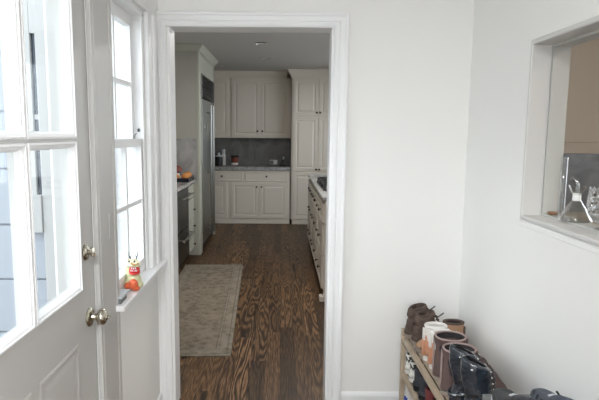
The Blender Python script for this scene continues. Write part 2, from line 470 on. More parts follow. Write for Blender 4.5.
# pass-through frame
bm = bmesh.new()
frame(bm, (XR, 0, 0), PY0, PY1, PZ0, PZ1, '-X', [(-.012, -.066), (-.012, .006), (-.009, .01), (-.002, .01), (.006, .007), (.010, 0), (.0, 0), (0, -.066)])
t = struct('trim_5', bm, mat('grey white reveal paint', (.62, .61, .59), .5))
bm = bmesh.new()
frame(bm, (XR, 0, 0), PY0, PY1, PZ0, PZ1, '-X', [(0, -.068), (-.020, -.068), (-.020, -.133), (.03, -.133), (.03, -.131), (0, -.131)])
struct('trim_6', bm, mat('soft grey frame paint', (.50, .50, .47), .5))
# stool and apron moulding under the opening
struct('trim_7', sweep(bmesh.new(), [(XR, PY1+.03), (XR, PY0-.03)], [(0, PZ0-.014), (.005, PZ0-.014), (.005, PZ0-.030), (.003, PZ0-.032), (.003, PZ0-.052), (0, PZ0-.053)]), 'wall')

# ---- entrance door in the left wall
DX = XL-.003
DY0, DY1 = .86, 1.778
d = thing('door_1', '', '', (DX-.02, DY1, 0)); del d['label']; del d['category']; d['kind'] = 'structure'
lites = [(1.350, 1.655), (1.02, 1.325)]
rowz = [(.995, 1.463), (1.489, 1.96)]
bm = bmesh.new()
holes = [(a, b_, z0, z1) for a, b_ in lites for z0, z1 in rowz]
wall_holes(bm, 'X', DX-.042, DX, DY0, DY1, .012, 2.05, holes)
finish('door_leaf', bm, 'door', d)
for k, (a, b_) in enumerate(lites):
    for z0, z1 in rowz:
        bm = bmesh.new()
        pr = [(.009, 0), (.009, -.0), (.007, -.006), (.002, -.007), (.0, -.003), (-.006, -.001), (-.011, .012), (-.013, .018), (-.0, .018)]
        frame(bm, (DX, 0, 0), a, b_, z0, z1, '-X', pr)
        fm = finish('glazing_bead', bm, 'trim', d)
        finish('pane', BX(DX-.022, DX-.019, a, b_, z0, z1), 'glass', fm)
for a, b_ in ((1.345, 1.622), (1.02, 1.30)):
    bm = nested(bmesh.new(), (DX-.001, a, .26), b_-a, .565, '+X', [(0, 0), (0, .0015), (.006, .003), (.013, .0032), (.02, .0015), (.032, .001), (.05, .002), (.055, .002)])
    finish('raised_panel', bm, 'door', d)
# knob with rose
kx, ky, kz = DX, 1.722, .878
bm = bmesh.new(); lathe(bm, [(.033, 0), (.034, .004), (.031, .008), (.024, .011), (.014, .013), (.012, .02), (.011, .034)], (kx, ky, kz), 28, 'X')
finish('knob_rose', bm, 'nickel', d, True)
bm = bmesh.new(); lathe(bm, [(.011, .026), (.016, .029), (.025, .034), (.028, .041), (.028, .048), (.024, .055), (.016, .059), (.012, .060), (.010, .063), (.006, .064)], (kx, ky, kz), 28, 'X')
kn = finish('knob', bm, 'nickel', d, True)
bm = BX(kx+.062, kx+.072, ky-.010, ky+.010, kz-.003, kz+.003, bev=.002); finish('turn_button', bm, 'nickel', kn, True)
bm = bmesh.new(); lathe(bm, [(.027, 0), (.028, .004), (.024, .009), (.012, .012), (.008, .014), (.008, .02)], (kx, 1.708, 1.106), 26, 'X')
finish('deadbolt_rose', bm, 'nickel', d, True)
bm = bmesh.new(); box(bm, kx+.018, kx+.034, 1.702, 1.714, 1.090, 1.122, bev=.005); lathe(bm, [(.006, .01), (.006, .022)], (kx, 1.708, 1.106), 12, 'X')
finish('thumb_turn', bm, 'nickel', d, True)
# door jamb, stop and mullion casing up to the window
bm = bmesh.new()
box(bm, XL-.13, XL-.006, DY1+.004, 1.79, 0, 2.06); box(bm, XL-.13, XL-.006, .79, .856, 0, 2.06)
box(bm, XL-.13, XL-.006, .79, 1.79, 2.054, 2.07)
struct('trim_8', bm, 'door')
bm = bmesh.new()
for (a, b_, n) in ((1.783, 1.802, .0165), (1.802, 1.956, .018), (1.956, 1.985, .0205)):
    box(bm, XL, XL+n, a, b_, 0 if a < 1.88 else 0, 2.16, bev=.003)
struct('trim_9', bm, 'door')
struct('trim_10', BX(XL, XL+.02, .70, .80, 0, 2.16, bev=.003), 'door')
struct('trim_11', BX(XL, XL+.021, .70, YD-.0, 2.06, 2.16, bev=.003), 'trim')
struct('trim_12', BX(XL+.0, XL+.022, 2.518, 2.585, .84, 2.06, bev=.004), 'trim')
struct('trim_13', BX(XL+.0, XL+.032, 2.586, 2.648, .84, 2.06, bev=.006), 'trim')
# strike / switch plate on the mullion
pl = tag(finish('latch_plate', BX(XL+.0175, XL+.020, 1.893, 1.930, 1.115, 1.205, bev=.001), mat('painted metal plate', (.48, .48, .47), .45), None), 'small painted metal plate fixed to the casing between door and window', 'plate')
# ---- sash window
w = thing('window_1', '', '', (XL-.1, 2.245, .83)); del w['label']; del w['category']; w['kind'] = 'structure'
WY0, WY1 = 1.99, 2.515
bm = bmesh.new()   # jamb lining + parting stops
box(bm, XL-.14, XL-.0, WY1-.012, WY1, .84, 2.05); box(bm, XL-.14, XL, WY0, WY0+.012, .83, 2.05); box(bm, XL-.14, XL, WY0, WY1, 2.035, 2.05)
box(bm, XL-.010, XL-.002, WY1-.024, WY1-.012, .83, 2.035, bev=.002)
box(bm, XL-.0495, XL-.0465, WY1-.022, WY1-.012, .83, 2.035)
box(bm, XL-.16, XL-.14, WY1-.02, WY1+.09, .8, 2.15); box(bm, XL-.16, XL-.14, WY0-.09, WY0+.02, .8, 2.15)
finish('window_frame', bm, 'trim', w)
def sash(x0, x1, z0, z1, bot, top, mz, name):
    st = .032
    bm = bmesh.new(); a, b_ = WY0+.013, WY1-.013
    wall_holes(bm, 'X', x0, x1, a, b_, z0, z1, [(a+st, b_-st, z0+bot, z1-top)])
    c = (a+b_)/2
    box(bm, x0+.006, x1-.006, c-.009, c+.009, z0+bot, z1-top)
    box(bm, x0+.006, x1-.004, a+st, b_-st, mz-.009, mz+.009)
    s = finish(name, bm, 'trim', w)
    finish('pane', BX((x0+x1)/2-.0015, (x0+x1)/2+.0015, a+st, b_-st, z0+bot, z1-top), 'glass', s)
    return s
s1 = sash(XL-.046, XL-.012, .842, 1.472, .062, .034, 1.182, 'lower_sash')
s2 = sash(XL-.084, XL-.050, 1.440, 2.034, .034, .05, 1.722, 'upper_sash')
bm = bmesh.new(); box(bm, XL-.042, XL-.018, 2.065, 2.095, 1.472, 1.480, bev=.002); tube(bm, [(XL-.03, 2.08, 1.479), (XL-.03, 2.08, 1.490), (XL-.02, 2.10, 1.494)], .004)
finish('sash_lock', bm, 'chrome', s1)
bm = bmesh.new(); tube(bm, [(XL-.044, WY1-.03, 1.474), (XL-.044, WY1-.028, 1.490), (XL-.036, WY1-.028, 1.497)], .0016); box(bm, XL-.030, XL-.020, WY1-.034, WY1-.026, 1.505, 1.520, bev=.001)
finish('sash_catch', bm, 'iron', w)
# sill stool and apron
bm = bmesh.new()
box(bm, XL-.135, XL+.050, 1.985, YD-.028, .818, .84, bev=.004); box(bm, XL-.0, XL+.050, 1.94, 1.99, .818, .84, bev=.004)
struct('trim_14', bm, 'trim')
struct('trim_15', BX(XL-.001, XL+.012, 1.99, 2.648, .795, .818, bev=.003), 'trim')

# ------------------------------------------------------------------ exterior seen through the door
def siding():
    bm = bmesh.new()
    z = 1.31-.292*5
    while z < 3.2:
        zz = max(z, -.05)
        box(bm, -3.6, XL-.14, YD-.012, YD+.1, zz+.006, z+.292-.005)
        z += .292
    box(bm, -3.6, XL-.14, YD+.004, YD+.12, -.05, 3.2)
    return bm
struct('wall_exterior', siding(), 'siding')
ew = struct('window_5', BX(-1.325, -1.255, YD-.045, YD-.012, 1.16, 2.3, bev=.003), 'extwhite')
finish('head_board', BX(-1.254, -1.2285, YD-.045, YD-.012, 1.985, 2.3), 'extwhite', ew)
finish('sash_frame', BX(-1.254, -1.2285, YD-.034, YD-.012, 1.563, 1.588), 'extwhite', ew)
finish('pane', BX(-1.255, -1.2285, YD-.026, YD-.012, 1.18, 1.985), 'darkpane', ew)
finish('window_sill', BX(-1.33, -1.2285, YD-.06, YD-.012, .985, 1.18, bev=.004), 'extwhite', ew)
struct('trim_16', BX(-1.228, -1.115, YD-.05, YD-.012, -.05, 3.2, bev=.005), 'extwhite')
struct('trim_17', BX(-1.111, -.93, YD-.045, YD-.012, -.05, 3.2, bev=.005), 'extwhite')
struct('trim_18', BX(-.926, XL-.141, YD-.05, YD-.012, -.05, 3.2, bev=.005), 'extwhite')
struct('floor_exterior', BX(-12, -1.9, -10, 14, -.16, -.06), 'ground')

# ------------------------------------------------------------------ kitchen
# left run: worktop, dishwasher drawers, drawer cabinet
FX = -1.07
def cab_body(parent, x0, x1, y0, y1, z0, z1, m='cab'):
    return finish('body', BX(x0, x1, y0, y1, z0, z1, bev=.002), m, parent)

c = thing('drawer_cabinet', 'narrow cream four-drawer base cabinet between steel dishwasher and tall panel', 'cabinet', (-1.38, 6.19, 0))
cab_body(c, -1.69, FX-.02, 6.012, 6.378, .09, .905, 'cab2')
finish('toe_kick', BX(-1.69, FX-.07, 6.012, 6.378, 0, .09), 'toe_shade', c)
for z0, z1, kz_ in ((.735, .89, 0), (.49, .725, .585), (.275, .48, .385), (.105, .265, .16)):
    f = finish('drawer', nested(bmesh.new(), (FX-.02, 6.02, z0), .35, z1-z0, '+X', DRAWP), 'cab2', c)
    if kz_: knob_obj(f, (FX, 6.30, kz_), '+X')
dw = thing('drawer_dishwasher', 'dark stainless two-drawer dishwasher under the left worktop', 'dishwasher', (-1.38, 5.65, 0))
finish('body', BX(-1.69, FX-.03, 5.31, 6.006, .09, .9), 'black', dw)
for z0, z1 in ((.455, .885), (.10, .44)):
    f = finish('drawer', BX(FX-.03, FX, 5.315, 6.0, z0, z1, bev=.004), 'dsteel', dw)
    bm = bmesh.new(); zc = z1-.06
    tube(bm, [(FX+.065, 5.34, zc), (FX+.065, 5.985, zc)], .011, 10)
    for y in (5.40, 5.92): tube(bm, [(FX, y, zc), (FX+.065, y, zc)], .007, 8)
    finish('handle', bm, 'steel', f, True)
finish('toe_kick', BX(-1.69, FX-.06, 5.31, 6.006, 0, .09), 'black', dw)
c = thing('base_cabinet', 'left base cabinet on the doorway side of the dishwasher', 'cabinet', (-1.38, 4.2, 0))
cab_body(c, -1.69, FX-.02, 3.3, 5.302, .09, .905)
for a, b_ in ((3.31, 3.79), (3.81, 4.29), (4.31, 4.79), (4.81, 5.29)):
    finish('door', nested(bmesh.new(), (FX-.02, a, .11), b_-a, .77, '+X', DOORP), 'cab', c)
finish('toe_kick', BX(-1.69, FX-.07, 3.3, 5.302, 0, .09), 'toe_shade', c)
ct = tag(finish('worktop', BX(-1.695, FX+.025, 3.3, 6.379, .906, .948, bev=.006), 'granite'), 'grey stone worktop along the left side of the kitchen', 'worktop')
# tall panel + fridge housing
h = thing('refrigerator_housing', 'tall cream panelled housing with crown moulding around the steel refrigerator', 'cabinet', (-1.35, 7.1, 0))
finish('side_panel', BX(-1.697, -1.01, 6.382, 6.50, 0, 2.5, bev=.002), mat('dimmed panel paint', (.42, .41, .365), .5), h)  # panel colour lowered to counter the strong lamp light on it
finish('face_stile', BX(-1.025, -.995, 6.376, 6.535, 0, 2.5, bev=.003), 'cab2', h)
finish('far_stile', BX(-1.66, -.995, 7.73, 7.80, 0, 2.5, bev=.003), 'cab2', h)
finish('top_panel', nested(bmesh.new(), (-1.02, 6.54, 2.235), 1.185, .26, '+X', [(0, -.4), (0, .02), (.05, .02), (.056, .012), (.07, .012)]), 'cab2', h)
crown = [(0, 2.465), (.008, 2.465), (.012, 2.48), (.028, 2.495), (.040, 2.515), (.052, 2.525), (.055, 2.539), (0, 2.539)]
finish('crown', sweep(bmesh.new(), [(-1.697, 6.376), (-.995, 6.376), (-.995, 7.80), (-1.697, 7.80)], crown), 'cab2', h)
ms = tag(finish('marble_splash', BX(-1.695, -1.03, 6.3565, 6.3755, .949, 1.435, bev=.001), 'marble'), 'veined grey marble upstand on the tall panel at the end of the left worktop', 'backsplash')

fr = thing('refrigerator', 'large built-in stainless refrigerator with louvred grille and tubular handles', 'refrigerator', (-1.3, 7.13, 0))
finish('body', BX(-1.69, -1.03, 6.54, 7.725, .02, 2.23), 'dsteel', fr)
finish('kick_plate', BX(-1.03, -1.02, 6.545, 7.72, .01, .10), 'black', fr)
for a, b_, hy in ((6.545, 6.99, 6.93), (7.0, 7.72, 7.16)):
    f = finish('door', BX(-1.03, -.985, a, b_, .11, 1.925, bev=.006), 'steel', fr)
    bm = bmesh.new(); tube(bm, [(-.93, hy, .16), (-.93, hy, 1.86)], .013, 12)
    for z in (.25, 1.0, 1.77): tube(bm, [(-.985, hy, z), (-.93, hy, z)], .008, 8)
    finish('handle', bm, 'steel', f, True)
finish('badge', BX(-.985, -.982, 6.72, 6.80, 1.56, 1.60), 'chrome', fr)
bm = BX(-1.03, -1.012, 6.545, 7.72, 1.935, 2.228); g = finish('grille_box', bm, 'black', fr)
bm = bmesh.new()
for k in range(8):
    z = 1.945+k*.035
    vs = [bm.verts.new(p) for y in (6.56, 7.705) for p in ((-1.010, y, z), (-.985, y, z+.006), (-.985, y, z+.014), (-1.010, y, z+.026))]
    for q in ((0, 1, 2, 3), (4, 5, 6, 7), (0, 1, 5, 4), (1, 2, 6, 5), (2, 3, 7, 6), (3, 0, 4, 7)): bm.faces.new([vs[i] for i in q])
finish('louvre', bm, 'dsteel', fr)
for y in (7.70, 6.545): finish('grille_trim', BX(-1.01, -.982, y, y+.02, 1.935, 2.228), 'steel', fr)

# far wall hutch: base units, worktop, niche, uppers
FY = 8.72
NX = 'cab'
def base_unit(x0, x1, label, drawers, doors):
    c = thing('base_cabinet', label, 'cabinet', ((x0+x1)/2, FY+.3, 0))
    finish('body', BX(x0, x1, FY, 9.31, .075, .888, bev=.002), 'cab', c)
    finish('plinth', BX(x0, x1, FY-.012, FY+.2, 0.0, .073, bev=.006), 'cab', c)
    for a, b_ in drawers:
        f = finish('drawer', nested(bmesh.new(), (a, FY, .715), b_-a, .155, '-Y', DRAWP), 'cab', c)
        knob_obj(f, ((a+b_)/2, FY-.02, .80), '-Y', .017)
    for a, b_, kx_ in doors:
        f = finish('door', nested(bmesh.new(), (a, FY, .095), b_-a, .60, '-Y', DOORP), 'cab', c)
        knob_obj(f, (kx_, FY-.02, .625), '-Y', .015)
base_unit(-1.40, .137, 'long far base cabinet under the grey niche, drawers over raised-panel doors', [(-1.34, -.648), (-.60, .095)], [(-1.34, -.905, -1.3), (-.84, -.377, -.415), (-.370, .093, -.333)])
ct = tag(finish('worktop', BX(-1.40, .145, FY-.03, 9.315, .89, .955, bev=.006), 'granite'), 'grey stone worktop of the hutch on the far wall', 'worktop')
bs = tag(finish('stone_splash', BX(-1.40, .148, 9.27, 9.318, .956, 1.425), 'slate'), 'dark grey stone splashback in the niche of the far hutch', 'backsplash')
UY = 9.0
def upper(x0, x1, label, doors):
    c = thing('wall_cabinet', label, 'cabinet', ((x0+x1)/2, 9.15, 1.43))
    finish('body', BX(x0, x1, UY, 9.315, 1.43, 2.43, bev=.002), 'cab', c)
    for a, b_, kx_ in doors:
        f = finish('door', nested(bmesh.new(), (a, UY, 1.445), b_-a, .955, '-Y', DOORP), 'cab', c)
        knob_obj(f, (kx_, UY-.02, 1.545), '-Y', .017)
upper(-.872, .148, 'pair of upper cabinet doors over the hutch niche, left of the tall cupboard', [(-.848, -.380, -.415), (-.372, .100, -.335)])
upper(-1.40, -.876, 'upper cabinet beside the refrigerator grille, mostly hidden', [(-1.36, -.898, -1.32)])
tag(finish('crown_moulding', sweep(bmesh.new(), [(-1.40, UY), (.078, UY)], [(0, 2.42), (.012, 2.42), (.014, 2.445), (.04, 2.475), (.06, 2.52), (.075, 2.539), (0, 2.539)]), 'cab'), 'crown moulding above the far upper cabinets', 'moulding')
# tall pantry cupboard
PX = .155; PY = 8.70
c = thing('pantry_cupboard', 'tall three-tier cupboard with raised panel doors at the right of the far wall', 'cupboard', (.66, 9.0, 0))
finish('body', BX(PX, 1.18, PY, 9.315, .075, 2.43, bev=.002), 'cab', c)
finish('plinth', BX(PX+.02, 1.18, PY-.02, PY+.2, 0, .073, bev=.006), 'cab', c)
finish('crown', sweep(bmesh.new(), [(PX, 8.97), (PX, PY), (1.18, PY)], [(0, 2.41), (.012, 2.41), (.014, 2.44), (.04, 2.475), (.06, 2.515), (.075, 2.539), (0, 2.539)]), 'cab', c)
for x0, x1, kx_ in ((.185, .588, .565), (.598, 1.0, .62)):
    for z0, z1, kz_ in ((1.80, 2.395, 1.85), (.895, 1.775, .925), (.09, .87, .80)):
        f = finish('door', nested(bmesh.new(), (x0, PY, z0), x1-x0, z1-z0, '-Y', DOORP), 'cab', c)
        knob_obj(f, (kx_, PY-.02, kz_), '-Y', .017)

# right run with cooktop
IX = .385
def right_unit(y0, y1, label, kn, name='drawer_cabinet'):
    c = thing(name, label, 'cabinet', (.7, (y0+y1)/2, 0))
    finish('body', BX(IX, 1.05, y0, y1, .09, .908, bev=.002), 'cab', c)
    finish('toe_kick', BX(IX+.05, 1.05, y0+.02, y1, 0, .09), 'toe_shade', c)
    for z0, z1 in ((.715, .888), (.42, .70), (.11, .405)):
        f = finish('drawer', nested(bmesh.new(), (IX, y0+.012, z0), y1-y0-.024, z1-z0, '-X', DRAWP if z1 > .8 else [(0, 0), (0, .018), (.002, .02), (.04, .02), (.045, .013), (.055, .012), (.07, .018)]), 'cab', c)
        for ky_ in kn: knob_obj(f, (IX-.02, ky_, (z0+z1)/2+.01), '-X', .016)
    return c
c = right_unit(4.62, 5.30, 'right-hand drawer cabinet nearest the doorway with a small foot at its corner', (4.83, 5.10))
finish('end_panel', nested(bmesh.new(), (IX, 4.62, .0), .68, .908, '-Y', [(0, 0), (0, .02), (.06, .02), (.066, .014), (.08, .012)]), 'cab', c)
finish('foot', BX(IX-.035, IX+.05, 4.585, 4.67, 0, .05, bev=.006), 'cab', c)
right_unit(5.305, 6.28, 'right-hand wide drawer cabinet under the black cooktop', (5.5, 5.85, 6.05))
right_unit(6.285, 7.2, 'right-hand drawer cabinet farthest from the doorway', (6.45, 6.72))
tag(finish('worktop', BX(IX-.022, 1.06, 4.59, 7.22, .915, .95, bev=.006), 'granite'), 'grey stone worktop of the right-hand drawer cabinets', 'worktop')
ck = thing('cooktop', 'black cooktop with raised cast iron grates on the right-hand worktop', 'cooktop', (.7, 5.6, .95))
finish('tray', BX(.408, .98, 5.12, 6.08, .951, .965, bev=.003), 'black', ck)
for y0 in (5.14, 5.455, 5.77):
    bm = bmesh.new()
    for y in (y0+.01, y0+.14, y0+.27): box(bm, .415, .97, y-.007, y+.007, 1.0, 1.016)
    for x in (.42, .60, .78, .96): box(bm, x-.007, x+.007, y0, y0+.285, 1.0, 1.016)
    for x in (.42, .96):
        for y in (y0+.01, y0+.27): box(bm, x-.007, x+.007, y-.007, y+.007, .965, 1.0)
    finish('grate', bm, 'iron', ck)
    for bx_ in (.55, .83):
        bm = bmesh.new(); lathe(bm, [(.045, 0), (.045, .014), (.03, .018)], (bx_, y0+.14, .965), 20); finish('burner', bm, 'iron', ck, True)

# recessed ceiling lights
base = None
for k, (x, y, lb) in enumerate(((-.251, 6.234, 'nearest of the recessed ceiling lights, above the middle of the kitchen'), (-.244, 7.437, 'middle recessed ceiling light, just beyond the nearest one'), (.606, 8.487, 'recessed ceiling light in front of the tall far cupboard'), (-.95, 8.25, 'recessed ceiling light in the corner beyond the refrigerator'))):
    if base is None:
        base = thing('recessed_light', lb, 'ceiling light', (x, y, KC), 'recessed kitchen ceiling lights')
        bm = bmesh.new(); lathe(bm, [(.055, -.002), (.085, 0), (.085, -.006), (.06, -.010)], (x, y, KC), 28, close=True); finish('trim_ring', bm, 'chrome', base, True)
        bm = bmesh.new(); lathe(bm, [(.056, -.001), (.056, -.005)], (x, y, KC), 28); finish('lens', bm, 'bulb', base)
    else: dup(base, (x, y, KC), 0, lb)

# rug
RW, RL = .66, 2.50
bm = bmesh.new(); box(bm, -RW/2, RW/2, -RL/2, RL/2, .001, .009, bev=.003)
rg = finish('rug', bm, rug_mat(RW, RL)); tag(rg, 'faded beige and grey patterned runner rug on the dark wood floor', 'rug')
rg.rotation_euler.z = math.radians(2.3)
rg.location = (-.385-RW/2, 4.633, 0)

# ---- things on the far worktop
zt = .955
b = thing('bottle', 'white bottle standing behind the dark canister on the far worktop', 'bottle', (-1.01, 9.12, zt))
bm = bmesh.new(); lathe(bm, [(.036, 0), (.038, .01), (.038, .17), (.03, .19), (.026, .20)], (-1.01, 9.12, zt), 24); finish('bottle_body', bm, 'paper', b, True)
bm = bmesh.new(); lathe(bm, [(.028, .20), (.03, .205), (.03, .27), (.026, .275)], (-1.01, 9.12, zt), 24); finish('cap', bm, 'ltgrey', b, True)
b = thing('canister', 'black canister with a pale lid beside the refrigerator on the far worktop', 'canister', (-1.07, 8.95, zt))
bm = bmesh.new(); lathe(bm, [(.06, 0), (.065, .005), (.065, .15), (.06, .155)], (-1.07, 8.95, zt), 28); finish('canister_body', bm, 'black', b, True)
bm = bmesh.new(); lathe(bm, [(.066, .155), (.067, .158), (.067, .172), (.03, .18), (.02, .19), (.024, .215), (.02, .222)], (-1.07, 8.95, zt), 28); finish('lid', bm, 'ltgrey', b, True)
b = thing('cachepot', 'rust red pot with a dark rim in the middle left of the far worktop', 'pot', (-.81, 9.05, zt))
bm = bmesh.new(); lathe(bm, [(.05, 0), (.055, .004), (.062, .1), (.07, .165), (.062, .165), (.054, .1), (.045, .012)], (-.81, 9.05, zt), 28); finish('pot_body', bm, 'terra', b, True)
bm = bmesh.new(); lathe(bm, [(.066, .14), (.075, .145), (.078, .165), (.07, .172), (.06, .165)], (-.81, 9.05, zt), 28, close=True); finish('rim', bm, 'black', b, True)
bm = bmesh.new(); lathe(bm, [(.0565, .012), (.0605, .05), (.0595, .05), (.0555, .012)], (-.81, 9.05, zt), 28, close=True); finish('band', bm, 'paper', b, True)
b = thing('table_clock', 'small pale digital clock on the right of the far worktop', 'clock', (-.14, 9.1, zt))
bm = BX(-.21, -.075, 9.07, 9.13, zt+.02, zt+.10, bev=.012); finish('clock_case', bm, 'paper', b, True)
bm = BX(-.205, -.145, 9.066, 9.072, zt+.032, zt+.085, bev=.002); finish('clock_display', bm, 'clockface', b)
for x in (-.19, -.095): finish('foot', BX(x-.01, x+.01, 9.08, 9.12, zt, zt+.022), 'greybox', b)
b = thing('cordless_phone', 'black cordless phone leaning in its charging cradle on the far worktop', 'phone', (.02, 9.08, zt))
bm = BX(-.04, .075, 9.02, 9.14, zt, zt+.035, bev=.01); finish('cradle', bm, 'black', b, True)
bm = bmesh.new(); box(bm, -.022, .022, -.013, .013, 0, .16, bev=.008); bmesh.ops.rotate(bm, verts=bm.verts, cent=(0, 0, 0), matrix=Matrix.Rotation(math.radians(14), 3, 'Y') @ Matrix.Rotation(math.radians(-12), 3, 'X')); bmesh.ops.translate(bm, verts=bm.verts, vec=(.0, 9.08, zt+.022)); hs = finish('handset', bm, 'black', b, True)
bm = bmesh.new(); box(bm, -.014, .014, -.016, -.013, .09, .145); bmesh.ops.rotate(bm, verts=bm.verts, cent=(0, 0, 0), matrix=Matrix.Rotation(math.radians(14), 3, 'Y') @ Matrix.Rotation(math.radians(-12), 3, 'X')); bmesh.ops.translate(bm, verts=bm.verts, vec=(.0, 9.08, zt+.022)); finish('screen', bm, 'ltgrey', hs)

# ---- things on the left worktop
zt = .948
bm = bmesh.new(); TX0, TX1, TY0, TY1 = -1.50, -1.058, 5.93, 6.345
box(bm, TX0, TX1, TY0, TY1, zt, zt+.01, bev=.003)
for a in ((TX0, TX1, TY0, TY0+.012), (TX0, TX1, TY1-.012, TY1), (TX0, TX0+.012, TY0, TY1), (TX1-.012, TX1, TY0, TY1)): box(bm, *a, zt, zt+.045, bev=.003)
tag(finish('serving_tray', bm, mat('dark navy lacquer', (.012, .015, .025), .3)), 'dark navy tray full of fruit at the end of the left worktop', 'tray')
def orange(x, y, z, r, lb, m='bread'):
    o = thing('orange', lb, 'fruit', (x, y, z), 'fruit in the dark tray')
    bm = bmesh.new(); lathe(bm, [(r*math.sin(PI*k/10)+.0005, r-r*math.cos(PI*k/10)*.95) for k in range(11)], (x, y, z), 20); finish('peel', bm, m, o, True)
    bm = bmesh.new(); lathe(bm, [(.005, 0), (.004, .006)], (x, y, z+r*1.94), 8); finish('stem', bm, 'gold', o)
    return o
orange(-1.115, 6.03, zt+.012, .043, 'large orange at the worktop edge of the dark tray')
orange(-1.21, 5.99, zt+.012, .042, 'orange beside the white bowl in the dark tray')
orange(-1.12, 6.14, zt+.012, .044, 'orange behind the large one in the dark tray')
orange(-1.12, 6.27, zt+.012, .043, 'orange at the back of the dark tray, near the marble')
bm = bmesh.new(); lathe(bm, [(.02, 0), (.03, .004), (.045, .02), (.055, .045), (.052, .045), (.042, .022), (.02, .008)], (-1.215, 6.13, zt+.012), 24)
tag(finish('bowl', bm, 'paper', None, True), 'small white bowl among the oranges in the dark tray', 'bowl')
b = thing('covered_dish', 'rust red lidded dish with a white foot at the back of the dark tray', 'dish', (-1.27, 6.25, zt+.0105))
bm = bmesh.new(); lathe(bm, [(.05, 0), (.055, .01), (.05, .065), (.045, .07)], (-1.27, 6.25, zt+.0105), 24); finish('foot', bm, 'paper', b, True)
bm = bmesh.new(); lathe(bm, [(.045, .07), (.078, .09), (.082, .115), (.066, .145), (.02, .165), (.012, .18)], (-1.27, 6.25, zt+.0105), 24); finish('dish_body', bm, 'terra', b, True)

# ------------------------------------------------------------------ window sill things
# small dragon figurine
dz = .84; dx, dy = -.622, 2.16
dr = thing('dragon_figurine', 'small painted dragon figurine with open red mouth on the window sill', 'figurine', (dx, dy, dz))
def blob(name, m, parent, balls, vox=.0035):
    bm = bmesh.new()
    for (x, y, z, rx, ry, rz) in balls:
        r = bmesh.ops.create_uvsphere(bm, u_segments=20, v_segments=12, radius=1)
        for v in r['verts']: v.co = Vector((dx+x+v.co.x*rx, dy+y+v.co.y*ry, dz+z+v.co.z*rz))
    o = finish(name, bm, m, parent, True)
    md = o.modifiers.new('remesh', 'REMESH'); md.mode = 'VOXEL'; md.voxel_size = vox; md.use_smooth_shade = True
    md = o.modifiers.new('smooth', 'SMOOTH'); md.iterations = 3; md.factor = .5
    return o
blob('dragon_body', 'green', dr, [(0, .008, .038, .031, .027, .038), (-.004, .006, .075, .026, .022, .035), (-.024, .006, .028, .017, .017, .020), (.022, .006, .022, .017, .019, .016), (0, .004, .102, .028, .023, .026), (-.030, .026, .020, .020, .014, .014), (-.034, .02, .05, .009, .01, .028), (-.028, .012, .085, .012, .012, .016)])
blob('muzzle', 'cream', dr, [(.010, -.018, .112, .026, .018, .009), (.026, -.022, .118, .011, .010, .009), (.002, -.010, .127, .024, .016, .010), (-.016, -.012, .112, .011, .011, .012)], .0025)
blob('mouth', 'red', dr, [(.008, -.014, .092, .023, .014, .014)], .0025)
blob('lower_jaw', 'red', dr, [(.010, -.021, .077, .021, .015, .006), (.026, -.014, .083, .006, .008, .012), (-.010, -.014, .083, .006, .008, .012)], .0025)
bm = bmesh.new()
for k in range(5): box(bm, dx-.004+k*.006, dx-.001+k*.006, dy-.031, dy-.028, dz+.087, dz+.094)
for k in range(3): box(bm, dx-.001+k*.008, dx+.003+k*.008, dy-.031, dy-.028, dz+.098, dz+.104)
finish('teeth', bm, 'paper', dr)
bm = bmesh.new(); tube(bm, [(dx+.007, dy-.022, dz+.091), (dx+.010, dy-.034, dz+.092)], [.006, .004]); finish('tongue', bm, mat('pink glaze', (.75, .15, .25), .4), dr, True)
blob('pearl', 'orange', dr, [(.004, -.022, .030, .021, .018, .023), (-.020, -.018, .022, .015, .013, .015), (.016, -.018, .012, .015, .014, .010)], .0025)
for s in (-1, 1):
    bm = bmesh.new(); x = dx+s*.010+.001
    tube(bm, [(x, dy, dz+.126), (x+s*.004, dy, dz+.140), (x+s*.008, dy-.002, dz+.150), (x+s*.008, dy, dz+.166)], [.003, .0025, .002, .001])
    tube(bm, [(x+s*.004, dy, dz+.140), (x-s*.002, dy, dz+.150)], [.002, .001])
    finish('antler', bm, 'black', dr, True)
    bm = bmesh.new(); r = bmesh.ops.create_uvsphere(bm, u_segments=12, v_segments=8, radius=.0045); bmesh.ops.translate(bm, verts=bm.verts, vec=(dx+s*.011, dy-.021, dz+.128)); finish('eye', bm, 'black', dr, True)
bm = bmesh.new()
for k in range(6):
    bmesh.ops.create_cone(bm, cap_ends=True, segments=6, radius1=.005, radius2=.0005, depth=.012, matrix=Matrix.Translation((dx-.026+.001*k, dy+.022-.002*k, dz+.125-.016*k)) @ Matrix.Rotation(-1.2, 4, 'Y'))
finish('back_spikes', bm, 'gold', dr)
blob('nose', 'gold', dr, [(.014, -.036, .117, .010, .006, .004), (.028, -.032, .121, .005, .005, .004), (.002, -.034, .121, .005, .005, .004)], .002)
# grey box with lid and a paper slip
gb = thing('trinket_box', 'small grey box with a pale lid on the near end of the window sill', 'box', (-.64, 2.04, .84))
bm = BX(-.672, -.618, 1.965, 2.045, .8402, .862, bev=.002); finish('box_body', bm, 'greybox', gb)
bm = BX(-.680, -.612, 1.96, 2.07, .863, .870, bev=.001); finish('lid', bm, 'ltgrey', gb)

